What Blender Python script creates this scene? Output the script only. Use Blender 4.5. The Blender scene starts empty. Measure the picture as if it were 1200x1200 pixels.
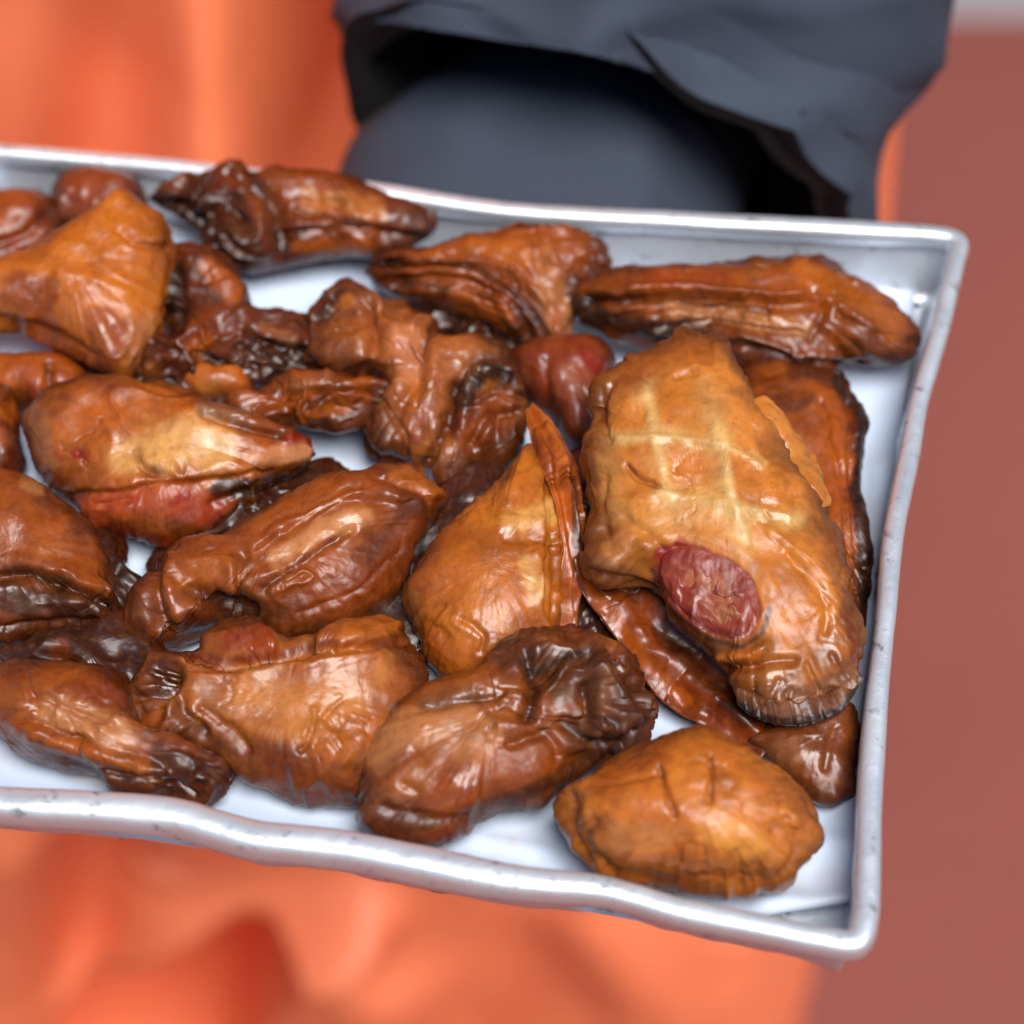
import bpy, math, random
import numpy as np

# ------------------------------------------------------------------ camera, sky, sun, exposure
scene = bpy.context.scene
COL = scene.collection
ELEV, FOV, DIST = math.radians(52), math.radians(22), 0.617
FPX = 600 / math.tan(FOV / 2)
RIGHT = np.array([1.0, 0, 0])
UP = np.array([0, math.sin(ELEV), math.cos(ELEV)])
FWD = np.array([0, math.cos(ELEV), -math.sin(ELEV)])
CAM = -FWD * DIST
cd = bpy.data.cameras.new('camera')
cam = bpy.data.objects.new('camera', cd); COL.objects.link(cam)
cam.location = CAM
cam.rotation_euler = (math.pi / 2 - ELEV, 0, 0)
cd.sensor_width = 36; cd.lens = 18 / math.tan(FOV / 2)
cd.clip_start = 0.02; cd.clip_end = 200
cd.dof.use_dof = True; cd.dof.focus_distance = 0.575; cd.dof.aperture_fstop = 7.0
scene.camera = cam

SUN_EL, SUN_AZ = math.radians(66), math.radians(150)      # azimuth clockwise from +Y
w = bpy.data.worlds.new('World'); scene.world = w; w.use_nodes = True
nt = w.node_tree; nt.nodes.clear()
sky = nt.nodes.new('ShaderNodeTexSky'); sky.sky_type = 'NISHITA'; sky.sun_disc = False
sky.sun_elevation = SUN_EL; sky.sun_rotation = SUN_AZ
sky.air_density = 1.0; sky.dust_density = 1.2; sky.ozone_density = 1.0
bg = nt.nodes.new('ShaderNodeBackground'); bg.inputs[1].default_value = 0.05
wo = nt.nodes.new('ShaderNodeOutputWorld')
nt.links.new(sky.outputs[0], bg.inputs[0]); nt.links.new(bg.outputs[0], wo.inputs[0])
sl = bpy.data.lights.new('sun', 'SUN'); sl.energy = 3.2; sl.angle = math.radians(33); sl.color = (1, 0.99, 0.97)
sun = bpy.data.objects.new('sun', sl); COL.objects.link(sun)
sun.rotation_euler = (math.pi / 2 - SUN_EL, 0, math.pi - SUN_AZ)
scene.view_settings.view_transform = 'Standard'; scene.view_settings.look = 'None'
scene.view_settings.exposure = 0.7; scene.view_settings.gamma = 1
scene.cycles.use_denoising = True
scene.cycles.max_bounces = 8

# ------------------------------------------------------------------ small maths helpers
def rays(px):
    px = np.asarray(px, float)
    return FWD + np.outer((px[..., 0] - 600) / FPX, RIGHT) - np.outer((px[..., 1] - 600) / FPX, UP)
def on_plane(px, p0, n):
    d = rays(np.atleast_2d(px)); t = ((p0 - CAM) @ n) / (d @ n)
    return CAM + d * t[:, None]
def on_z(px, z):
    return on_plane(px, np.array([0, 0, z]), np.array([0, 0, 1.0]))
def on_y(px, y):
    return on_plane(px, np.array([0, y, 0]), np.array([0, 1.0, 0]))
def project(P):
    q = P - CAM; dz = q @ FWD
    return np.stack([600 + FPX * (q @ RIGHT) / dz, 600 - FPX * (q @ UP) / dz], -1)
def lin(r, g, b):
    return tuple(((c / 255) / 12.92 if c < 10 else ((c / 255 + 0.055) / 1.055) ** 2.4) for c in (r, g, b))

def hash3(i, j, k, s):
    n = (i * 374761393 + j * 668265263 + k * 2147483647 + s * 1274126177) & 0xFFFFFFFF
    n = ((n ^ (n >> 13)) * 1274126177) & 0xFFFFFFFF
    n = ((n ^ (n >> 16)) * 668265263) & 0xFFFFFFFF
    return ((n ^ (n >> 15)) & 0xFFFF) / 32767.5 - 1
def vnoise(P, seed=0):
    P = np.asarray(P, float); f = np.floor(P); u = P - f; u = u * u * u * (u * (u * 6 - 15) + 10)
    f = f.astype(np.int64); x, y, z = u.T; r = 0
    for a in (0, 1):
        for b in (0, 1):
            for c in (0, 1):
                wgt = (x if a else 1 - x) * (y if b else 1 - y) * (z if c else 1 - z)
                r = r + wgt * hash3(f[:, 0] + a, f[:, 1] + b, f[:, 2] + c, seed)
    return r
def fbm(P, seed=0, o=4, g=0.5):
    r, a = 0, 1.0
    for k in range(o):
        r = r + a * vnoise(P * 2.03 ** k, seed + 17 * k); a *= g
    return r
def ridged(P, seed=0, o=3):
    r, a = 0, 1.0
    for k in range(o):
        r = r + a * (1 - 2.2 * np.abs(vnoise(P * 2.1 ** k, seed + 31 * k))); a *= 0.5
    return r

def catmull(pts, n, closed=True):
    p = np.asarray(pts, float); m = len(p)
    segs = m if closed else m - 1; out = []
    for i in range(segs):
        if closed:
            a, b, c, d = p[(i - 1) % m], p[i], p[(i + 1) % m], p[(i + 2) % m]
        else:
            a, b, c, d = p[max(i - 1, 0)], p[i], p[i + 1], p[min(i + 2, m - 1)]
        t = np.linspace(0, 1, 16, endpoint=False)[:, None]
        out.append(0.5 * (2 * b + (c - a) * t + (2 * a - 5 * b + 4 * c - d) * t ** 2 + (3 * b - 3 * c + d - a) * t ** 3))
    q = np.concatenate(out + ([] if closed else [p[-1:]]))
    if closed: q = np.concatenate([q, q[:1]])
    s = np.concatenate([[0], np.cumsum(np.linalg.norm(np.diff(q, axis=0), axis=1))])
    t = np.linspace(0, s[-1], n, endpoint=not closed)
    return np.stack([np.interp(t, s, q[:, k]) for k in range(q.shape[1])], -1)
def poly_dist(Q, pts):
    """distance to an open polyline and the signed side"""
    pts = np.asarray(pts, float)
    if len(pts) == 1:
        d = np.linalg.norm(Q - pts[0], axis=1); return d, d
    best = np.full(len(Q), 1e9); side = np.zeros(len(Q))
    for a, b in zip(pts[:-1], pts[1:]):
        ab = b - a; t = np.clip(((Q - a) @ ab) / (ab @ ab + 1e-9), 0, 1)
        v = Q - (a + t[:, None] * ab); d = np.linalg.norm(v, axis=1)
        s = ab[0] * v[:, 1] - ab[1] * v[:, 0]
        m = d < best; best[m] = d[m]; side[m] = np.sign(s[m])
    return best, best * side
def inside(Q, poly):
    poly = np.asarray(poly, float); r = np.zeros(len(Q), bool); m = len(poly)
    for i in range(m):
        a, b = poly[i], poly[(i + 1) % m]
        if a[1] == b[1]: continue
        c = ((a[1] > Q[:, 1]) != (b[1] > Q[:, 1])) & (Q[:, 0] < (b[0] - a[0]) * (Q[:, 1] - a[1]) / (b[1] - a[1]) + a[0])
        r ^= c
    return r
def sstep(a, b, x):
    t = np.clip((x - a) / (b - a), 0, 1); return t * t * (3 - 2 * t)

def mesh_obj(name, V, quads, mat, parent=None, tris=(), col=None, smooth=True):
    me = bpy.data.meshes.new(name)
    V = np.asarray(V, np.float32); q = np.asarray(quads, np.int32).reshape(-1, 4); t = np.asarray(tris, np.int32).reshape(-1, 3)
    me.vertices.add(len(V)); me.vertices.foreach_set('co', V.ravel())
    loops = np.concatenate([q.ravel(), t.ravel()]); me.loops.add(len(loops)); me.loops.foreach_set('vertex_index', loops)
    n = len(q) + len(t); me.polygons.add(n)
    st = np.concatenate([np.arange(len(q)) * 4, len(q) * 4 + np.arange(len(t)) * 3]).astype(np.int32)
    me.polygons.foreach_set('loop_start', st)
    me.update(calc_edges=True); me.validate()
    if smooth: me.polygons.foreach_set('use_smooth', np.ones(len(me.polygons), bool))
    if col is not None:
        at = me.color_attributes.new('skin_colour', 'FLOAT_COLOR', 'POINT')
        at.data.foreach_set('color', np.asarray(col, np.float32).ravel())
    me.materials.append(mat)
    o = bpy.data.objects.new(name, me); COL.objects.link(o)
    if parent is not None: o.parent = parent
    return o
def tag(o, label=None, cat=None, group=None, kind=None):
    if label: o['label'] = label
    if cat: o['category'] = cat
    if group: o['group'] = group
    if kind: o['kind'] = kind
    return o
def empty(name, loc=(0, 0, 0)):
    o = bpy.data.objects.new(name, None); COL.objects.link(o); o.location = loc; o.empty_display_size = 0.01
    return o
def grid_quads(nu, nv, wrap_u=False):
    i, j = np.meshgrid(np.arange(nu if wrap_u else nu - 1), np.arange(nv - 1), indexing='ij')
    i2 = (i + 1) % nu
    return np.stack([i * nv + j, i2 * nv + j, i2 * nv + j + 1, i * nv + j + 1], -1).reshape(-1, 4)
def vert_normals(V, quads):
    a, b, c, d = (V[quads[:, k]] for k in range(4))
    fn = np.cross(c - a, d - b); N = np.zeros_like(V)
    for k in range(4): np.add.at(N, quads[:, k], fn)
    return N / (np.linalg.norm(N, axis=1, keepdims=True) + 1e-12)

# ------------------------------------------------------------------ materials
def new_mat(name):
    m = bpy.data.materials.new(name); m.use_nodes = True; t = m.node_tree; t.nodes.clear()
    out = t.nodes.new('ShaderNodeOutputMaterial'); p = t.nodes.new('ShaderNodeBsdfPrincipled')
    t.links.new(p.outputs[0], out.inputs[0]); return m, t, p
def node(t, k, **kw):
    n = t.nodes.new(k)
    for a, v in kw.items(): setattr(n, a, v)
    return n
def noise(t, vec, scale, detail=4, rough=0.55, dist=0.0):
    n = node(t, 'ShaderNodeTexNoise'); n.inputs['Scale'].default_value = scale; n.inputs['Detail'].default_value = detail
    n.inputs['Roughness'].default_value = rough; n.inputs['Distortion'].default_value = dist
    if vec is not None: t.links.new(vec, n.inputs['Vector'])
    return n.outputs['Fac']
def maprange(t, v, a, b, c, d):
    n = node(t, 'ShaderNodeMapRange'); t.links.new(v, n.inputs[0])
    for i, x in enumerate((a, b, c, d)): n.inputs[i + 1].default_value = x
    return n.outputs[0]
def mix(t, fac, a, b, mode='MIX'):
    n = node(t, 'ShaderNodeMix', data_type='RGBA', blend_type=mode)
    if hasattr(fac, 'links'): t.links.new(fac, n.inputs[0])
    else: n.inputs[0].default_value = fac
    for v, s in ((a, n.inputs[6]), (b, n.inputs[7])):
        if hasattr(v, 'links'): t.links.new(v, s)
        else: s.default_value = (*v, 1)
    return n.outputs[2]
def bump(t, h, strength, dist, prev=None):
    n = node(t, 'ShaderNodeBump'); n.inputs['Strength'].default_value = strength; n.inputs['Distance'].default_value = dist
    t.links.new(h, n.inputs['Height'])
    if prev is not None: t.links.new(prev, n.inputs['Normal'])
    return n.outputs[0]

def oyster_material():
    m, t, p = new_mat('smoked_oyster_flesh')
    at = node(t, 'ShaderNodeAttribute', attribute_name='skin_colour')
    vec = node(t, 'ShaderNodeNewGeometry').outputs['Position']
    n1 = noise(t, vec, 130, 5, 0.6, 0.6); n2 = noise(t, vec, 520, 4, 0.6); n3 = noise(t, vec, 1700, 3, 0.6)
    c = mix(t, maprange(t, n1, 0.42, 0.72, 0, 0.45), at.outputs['Color'], (0.30, 0.16, 0.08), 'MULTIPLY')
    c = mix(t, maprange(t, n2, 0.52, 0.75, 0, 0.15), c, (0.62, 0.34, 0.13), 'MIX')
    c = mix(t, maprange(t, n2, 0.48, 0.28, 0, 0.35), c, (0.35, 0.18, 0.12), 'MULTIPLY')
    c = mix(t, maprange(t, n3, 0.62, 0.72, 0, 0.3), c, (0.35, 0.12, 0.08), 'MULTIPLY')
    c = mix(t, 1.0, c, (0.575, 0.415, 0.205), 'MULTIPLY')
    t.links.new(c, p.inputs['Base Color'])
    n4 = noise(t, vec, 75, 3, 0.6, 0.3)
    t.links.new(maprange(t, n4, 0.35, 0.68, 0.27, 0.52), p.inputs['Roughness'])
    t.links.new(maprange(t, n4, 0.62, 0.38, 0.0, 0.12), p.inputs['Coat Weight'])
    p.inputs['Specular IOR Level'].default_value = 0.46
    p.inputs['Subsurface Weight'].default_value = 0.06
    p.inputs['Subsurface Radius'].default_value = (1.0, 0.35, 0.12)
    p.inputs['Subsurface Scale'].default_value = 0.002
    p.inputs['Coat Roughness'].default_value = 0.26
    b = bump(t, n2, 0.10, 0.001); b = bump(t, n3, 0.14, 0.0003, b)
    t.links.new(b, p.inputs['Normal'])
    return m
def metal_material():
    m, t, p = new_mat('worn_aluminium')
    vec = node(t, 'ShaderNodeNewGeometry').outputs['Position']
    n1 = noise(t, vec, 60, 5, 0.6); n2 = noise(t, vec, 700, 3, 0.6); n3 = noise(t, vec, 210, 4, 0.65, 0.4)
    c = mix(t, maprange(t, n1, 0.35, 0.7, 0, 0.5), (0.80, 0.83, 0.86), (0.62, 0.65, 0.69))
    c = mix(t, maprange(t, n3, 0.60, 0.70, 0, 0.75), c, (0.20, 0.19, 0.19))
    t.links.new(c, p.inputs['Base Color'])
    p.inputs['Metallic'].default_value = 0.8
    t.links.new(maprange(t, n1, 0.3, 0.7, 0.36, 0.55), p.inputs['Roughness'])
    t.links.new(bump(t, n3, 0.3, 0.0006, bump(t, n2, 0.15, 0.0003)), p.inputs['Normal'])
    return m
def paper_material():
    m, t, p = new_mat('white_paper')
    vec = node(t, 'ShaderNodeNewGeometry').outputs['Position']
    n1 = noise(t, vec, 45, 4); n2 = noise(t, vec, 900, 3)
    c = mix(t, maprange(t, n1, 0.4, 0.7, 0, 0.5), (0.55, 0.63, 0.77), (0.50, 0.57, 0.71))
    c = mix(t, maprange(t, noise(t, vec, 38, 5, 0.6, 0.5), 0.56, 0.68, 0, 0.45), c, (0.52, 0.44, 0.33))
    t.links.new(c, p.inputs['Base Color'])
    p.inputs['Roughness'].default_value = 0.6
    t.links.new(bump(t, n2, 0.1, 0.0003), p.inputs['Normal'])
    return m
def cloth_material(name, c1, c2, rough=0.75, weave=1500, sheen=0.0):
    m, t, p = new_mat(name)
    vec = node(t, 'ShaderNodeNewGeometry').outputs['Position']
    n1 = noise(t, vec, 14, 4); n2 = noise(t, vec, weave, 2)
    t.links.new(mix(t, n1, c1, c2), p.inputs['Base Color'])
    p.inputs['Roughness'].default_value = rough
    p.inputs['Sheen Weight'].default_value = sheen
    t.links.new(bump(t, n2, 0.25, 0.0005), p.inputs['Normal'])
    return m
def ground_material():
    m, t, p = new_mat('red_brown_paving')
    vec = node(t, 'ShaderNodeNewGeometry').outputs['Position']
    n1 = noise(t, vec, 1.3, 5); n2 = noise(t, vec, 60, 4)
    c = mix(t, maprange(t, n1, 0.3, 0.7, 0, 1), lin(110, 52, 42), lin(132, 66, 54))
    c = mix(t, maprange(t, n2, 0.4, 0.7, 0, 0.4), c, lin(120, 60, 50))
    t.links.new(c, p.inputs['Base Color']); p.inputs['Roughness'].default_value = 0.85
    t.links.new(bump(t, n2, 0.4, 0.004), p.inputs['Normal'])
    return m
M_OYSTER = oyster_material(); M_METAL = metal_material(); M_PAPER = paper_material()
M_APRON = cloth_material('orange_apron_cloth', lin(250, 130, 84), lin(253, 138, 92), 0.42)
M_JACKET = cloth_material('dark_blue_grey_cloth', lin(42, 49, 62), lin(49, 57, 72), 0.8)
M_LINING = cloth_material('black_lining_cloth', lin(9, 9, 10), lin(12, 12, 13), 0.95)  # near-black so the open cuff reads as deep shade; shoes use it too
M_TROUSER = cloth_material('dark_trouser_cloth', lin(40, 42, 50), lin(48, 50, 58), 0.85)
M_GROUND = ground_material()
M_KERB = cloth_material('grey_stone', lin(125, 118, 122), lin(140, 132, 134), 0.85, 90)
def skin_material():
    m, t, p = new_mat('skin')
    vec = node(t, 'ShaderNodeNewGeometry').outputs['Position']
    t.links.new(mix(t, noise(t, vec, 90), lin(205, 150, 120), lin(190, 128, 100)), p.inputs['Base Color'])
    p.inputs['Roughness'].default_value = 0.5; p.inputs['Subsurface Weight'].default_value = 0.1; p.inputs['Subsurface Scale'].default_value = 0.004
    return m
M_SKIN = skin_material()

# ------------------------------------------------------------------ the setting
GZ = -1.05
gx = np.linspace(-40, 40, 41); gy = np.linspace(-40, 40, 41)
X, Y = np.meshgrid(gx, gy, indexing='ij')
V = np.stack([X.ravel(), Y.ravel(), np.full(X.size, GZ)], -1)
tag(mesh_obj('ground', V, grid_quads(41, 41), M_GROUND), 'red-brown paved ground behind the tray', kind='structure')
kp = on_z([(1190, 22)], GZ)[0]
kb = np.array([[-6, kp[1], 0], [9, kp[1], 0], [9, kp[1] + 4, 0], [-6, kp[1] + 4, 0]])
kV = np.concatenate([kb + (0, 0, GZ - 0.05), kb + (0, 0, GZ + 0.006)])
tag(mesh_obj('path', kV, [(0, 3, 2, 1), (4, 5, 6, 7), (0, 1, 5, 4), (1, 2, 6, 5), (2, 3, 7, 6), (3, 0, 4, 7)], M_KERB, smooth=False),
    'grey path beyond the red ground', kind='structure')

# ------------------------------------------------------------------ metal tray
RZ = 0.017
top = [(-190, 168), (0, 181), (200, 198), (450, 229), (600, 249), (800, 261), (1000, 272), (1090, 277)]
right = [(1122, 286), (1119, 310), (1109, 352), (1097, 402), (1077, 470), (1066, 530), (1047, 626), (1039, 709), (1034, 755), (1027, 822), (1021, 900), (1018, 960), (1016, 1040), (1012, 1085)]
bottom = [(1000, 1106), (960, 1102), (900, 1090), (800, 1070), (740, 1052), (690, 1042), (600, 1035), (500, 1016), (450, 1005), (400, 996), (350, 990), (300, 985), (250, 972), (200, 959), (100, 951), (0, 945), (-190, 925)]
rim_px = np.array(top + right + bottom + [(-250, 850), (-262, 550), (-255, 250)], float)
rim = catmull(on_z(rim_px, RZ), 900)
rim[:, 2] += 0.0004 * fbm(rim * 22, 3, 2)
inn = np.stack([-np.gradient(rim[:, 1]), np.gradient(rim[:, 0])], -1)
tan = np.roll(rim, -3, 0) - np.roll(rim, 3, 0); tan[:, 2] = 0; tan /= np.linalg.norm(tan, axis=1, keepdims=True)
cen = rim.mean(0)
nrm = np.stack([tan[:, 1], -tan[:, 0], np.zeros(len(tan))], -1)          # points inwards for this winding
if np.mean(np.sum(nrm * (cen - rim), 1)) < 0: nrm = -nrm
tray = tag(empty('metal_tray', (cen[0], cen[1], 0)), 'dented aluminium tray with thick rolled rim, heaped with smoked oysters', 'tray')
TO = np.array([cen[0], cen[1], 0])
# rolled rim tube
K = 28; ang = np.linspace(0, 2 * np.pi, K, endpoint=False)
near = sstep(-0.02, -0.09, rim[:, 1])
rad = 0.0024 + 0.0009 * near * sstep(0.03, -0.02, rim[:, 0]) + 0.0003 * near + 0.0002 * fbm(rim * 22, 9, 2)
RV = rim[:, None, :] + rad[:, None, None] * ((np.sign(np.cos(ang)) * np.abs(np.cos(ang)) ** .72)[None, :, None] * nrm[:, None, :] + (np.sign(np.sin(ang)) * np.abs(np.sin(ang)) ** .72)[None, :, None] * np.array([0, 0, 1.1]))
RVf = RV.reshape(-1, 3)
nn = RVf - np.repeat(rim, K, 0)
RVf = RVf + nn * (0.05 * fbm(RVf * 40, 5, 3) + 0.015 * vnoise(RVf * 420, 8))[:, None]
q = np.stack([np.stack([np.roll(np.arange(900), -s)[:, None] * K + np.roll(np.arange(K), -r)[None, :] for s, r in ((0, 0), (1, 0), (1, 1), (0, 1))], -1)]).reshape(-1, 4)
mesh_obj('rolled_rim', RVf - TO, q, M_METAL, tray)
# walls and floor: profile from the rim down to the floor, then in to the centre
east = sstep(0.05, 0.09, rim[:, 0]) * sstep(0.04, -0.05, rim[:, 1])
inset = 0.0045 - 0.0025 * east
prof = [(0.0006, RZ - 0.0012), (0.25, 0.0125), (0.55, 0.0075), (0.85, 0.0028), (1.0, 0.0009), (1.35, 0.0)]
rings = []
for f, z in prof:
    r = rim + nrm * (inset * f)[:, None]; r[:, 2] = z
    r[:, :2] += nrm[:, :2] * (0.0006 * fbm(r * 70, 21, 3))[:, None]
    rings.append(r)
base = rings[-1]
for s in (0.9, 0.75, 0.5, 0.25, 0.05):
    r = cen + (base - cen) * s; r[:, 2] = 0.00025 * vnoise(r * 30, 4) * (1 if s < .9 else 0); rings.append(r)
TV = np.stack(rings, 1)
mesh_obj('pan', np.concatenate([TV.reshape(-1, 3), TV.reshape(-1, 3) - (0, 0, 0.0012)]) - TO,
         np.concatenate([grid_quads(900, len(rings), True), grid_quads(900, len(rings), True)[:, ::-1] + 900 * len(rings)]), M_METAL, tray)

# white paper liner
def bilinear_sheet(name, tl, tr, br, bl, nu, nv, mat, zf, thick, label, cat):
    T, B = catmull(tl, nu, False), catmull(bl, nu, False)
    L, Rr = catmull(tr, nv, False), catmull(br, nv, False)
    u = np.linspace(0, 1, nu)[:, None, None]; v = np.linspace(0, 1, nv)[None, :, None]
    P = (1 - v) * T[:, None] + v * B[:, None] + (1 - u) * L[None] + u * Rr[None] - ((1 - u) * (1 - v) * T[0] + u * (1 - v) * T[-1] + (1 - u) * v * B[0] + u * v * B[-1])
    px = P.reshape(-1, 2); W = on_z(px, 0.0012); W[:, 2] += zf(W, px)
    n = len(W); V = np.concatenate([W, W - (0, 0, thick)]); g = grid_quads(nu, nv)
    edge = np.concatenate([np.arange(nv), np.arange(1, nu) * nv + nv - 1, (nu - 1) * nv + np.arange(nv - 2, -1, -1), np.arange(nu - 2, 0, -1) * nv])
    e2 = np.roll(edge, -1)
    o = mesh_obj(name, V, np.concatenate([g, g[:, ::-1] + n, np.stack([edge, edge + n, e2 + n, e2], -1)]), mat)
    return tag(o, label, cat)
def paper_z(W, px):
    z = 0.0007 * (fbm(W * 26, 40, 3) + 0.6)
    d, _ = poly_dist(px, [(930, 1008), (965, 990), (1010, 1000)]); z += 0.0016 * np.exp(-(d / 14) ** 2)
    d, _ = poly_dist(px, [(900, 1070), (960, 1074), (1010, 1066)]); z += 0.0045 * np.exp(-(d / 24) ** 2)
    d, _ = poly_dist(px, [(-100, 935), (0, 945), (250, 975), (600, 1050)]); z += 0.003 * np.exp(-(d / 30) ** 2)
    d, _ = poly_dist(px, [(560, 985), (640, 1000), (660, 1040)]); z += 0.001 * np.exp(-(d / 10) ** 2)
    d, _ = poly_dist(px, [(1035, 560), (1023, 700), (1016, 850), (1010, 1000)]); z += 0.003 * np.exp(-(d / 22) ** 2)
    return z
bilinear_sheet('paper_liner', [(-170, 250), (0, 262), (500, 300), (1000, 335), (1073, 340)], [(-170, 250), (-175, 600), (-170, 960)],
               [(1073, 340), (1064, 440), (1048, 560), (1032, 680), (1023, 800), (1014, 930), (1006, 1068)],
               [(-170, 960), (0, 968), (300, 1008), (600, 1054), (800, 1088), (925, 1080), (1006, 1068)], 140, 120, M_PAPER, paper_z, 0.0003,
               'white paper sheet lining the tray under the oysters', 'paper')

# ------------------------------------------------------------------ smoked oysters
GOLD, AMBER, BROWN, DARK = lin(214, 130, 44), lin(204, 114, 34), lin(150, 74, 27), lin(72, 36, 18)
CHAR_SHADE, RED, PINK, PALE, TAN, OLIVE = lin(40, 25, 18), lin(165, 36, 16), lin(190, 112, 98), lin(236, 176, 104), lin(190, 125, 76), lin(150, 92, 38)  # char black, also painted into folds and hollows as shade
MARGIN = lin(86, 40, 17)  # browned mantle rim, painted darker still for the shade round each edge
OYSTERS = []
class Oyster: pass
def surf_at(o, px):
    """height and normal of an oyster's upper surface under photo points"""
    px = np.atleast_2d(np.asarray(px, float)); out = []
    for p in px:
        k = np.argmin(np.sum((o.spx - p) ** 2, 1)); out.append(o.sV[k])
    return np.array(out)

def apply_strokes(V, N, px, topw, strokes, seed):
    """grooves, folds, crinkles modelled into the surface; returns the displaced points"""
    wob = np.stack([fbm(V * 160, seed + 5, 3), fbm(V * 160, seed + 6, 3)], -1) * 3.0
    Q = px + wob; disp = np.zeros(len(V))
    for s in strokes:
        k = s[0]
        if k in 'grsk':
            pts = catmull(s[1], max(8, 6 * len(s[1])), False) if len(s[1]) > 1 else np.asarray(s[1], float)
            d, sd = poly_dist(Q, pts); w_ = s[2]
            fo = np.exp(-(d / w_) ** 2)
            if k == 'g': disp -= s[3] * fo
            elif k == 'r': disp += s[3] * fo
            elif k == 's': disp += s[3] * np.tanh(sd / 2.5) * np.exp(-(d / w_) ** 2)
            elif k == 'k':
                fq = s[4] if len(s) > 4 else 170
                fq = fq * 0.5; wq = V * fq + 0.55 * np.stack([fbm(V * fq * .8, seed + 70, 2), fbm(V * fq * .8, seed + 71, 2), fbm(V * fq * .8, seed + 72, 2)], -1)
                disp += 1.25 * s[3] * fo * (1.1 - 2.6 * np.abs(vnoise(wq, seed + 9)) + 0.35 * (1 - 2.2 * np.abs(vnoise(wq * 2.3, seed + 10))) - 0.3)
        elif k == 'f' and len(s) > 4 and s[4]:
            d, _ = poly_dist(Q, list(s[1]) + [s[1][0]]); ins = inside(Q, s[1])
            disp += s[4] * np.where(ins, sstep(0, 7, d), 0)
    return disp * 0.001 * topw
def apply_colour(C, V, px, strokes, seed):
    wob = np.stack([fbm(V * 120, seed + 15, 4), fbm(V * 120, seed + 16, 4)], -1)
    for s in strokes:
        if s[0] == 'c':
            d, _ = poly_dist(px + wob * min(9, s[2] * 0.5), s[1]); m = s[4] * sstep(1.25, 0.45, d / s[2] + 0.25 * wob[:, 0])
            C = C + (np.array(s[3]) - C) * m[:, None]
        elif s[0] == 'l':      # soft uneven pale line
            pts = catmull(s[1], 8 * len(s[1]), False); d, _ = poly_dist(px + wob * 2.5, pts)
            m = s[4] * np.exp(-(d / (s[2] * (1.1 + 0.7 * wob[:, 0]).clip(0.4, 2))) ** 2) * (0.75 + 0.6 * fbm(V * 70, seed + 19, 3)).clip(0.15, 1)
            C = C + (np.array(s[3]) - C) * m[:, None]
        elif s[0] == 'f' and s[2] is not None:
            Q = px + wob * 4; d, _ = poly_dist(Q, list(s[1]) + [s[1][0]]); ins = inside(Q, s[1])
            m = s[3] * np.where(ins, sstep(0, 6, d), 0); C = C + (np.array(s[2]) - C) * m[:, None]
        elif s[0] in 'gs' and len(s) > 4:  # groove colour: real char in places, painted shade in deep folds
            d, _ = poly_dist(px + wob * 2, s[1]); m = s[5] * np.exp(-(d / (s[2] * 0.8)) ** 2)
            C = C + (np.array(s[4]) - C) * m[:, None]
    return C

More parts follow.
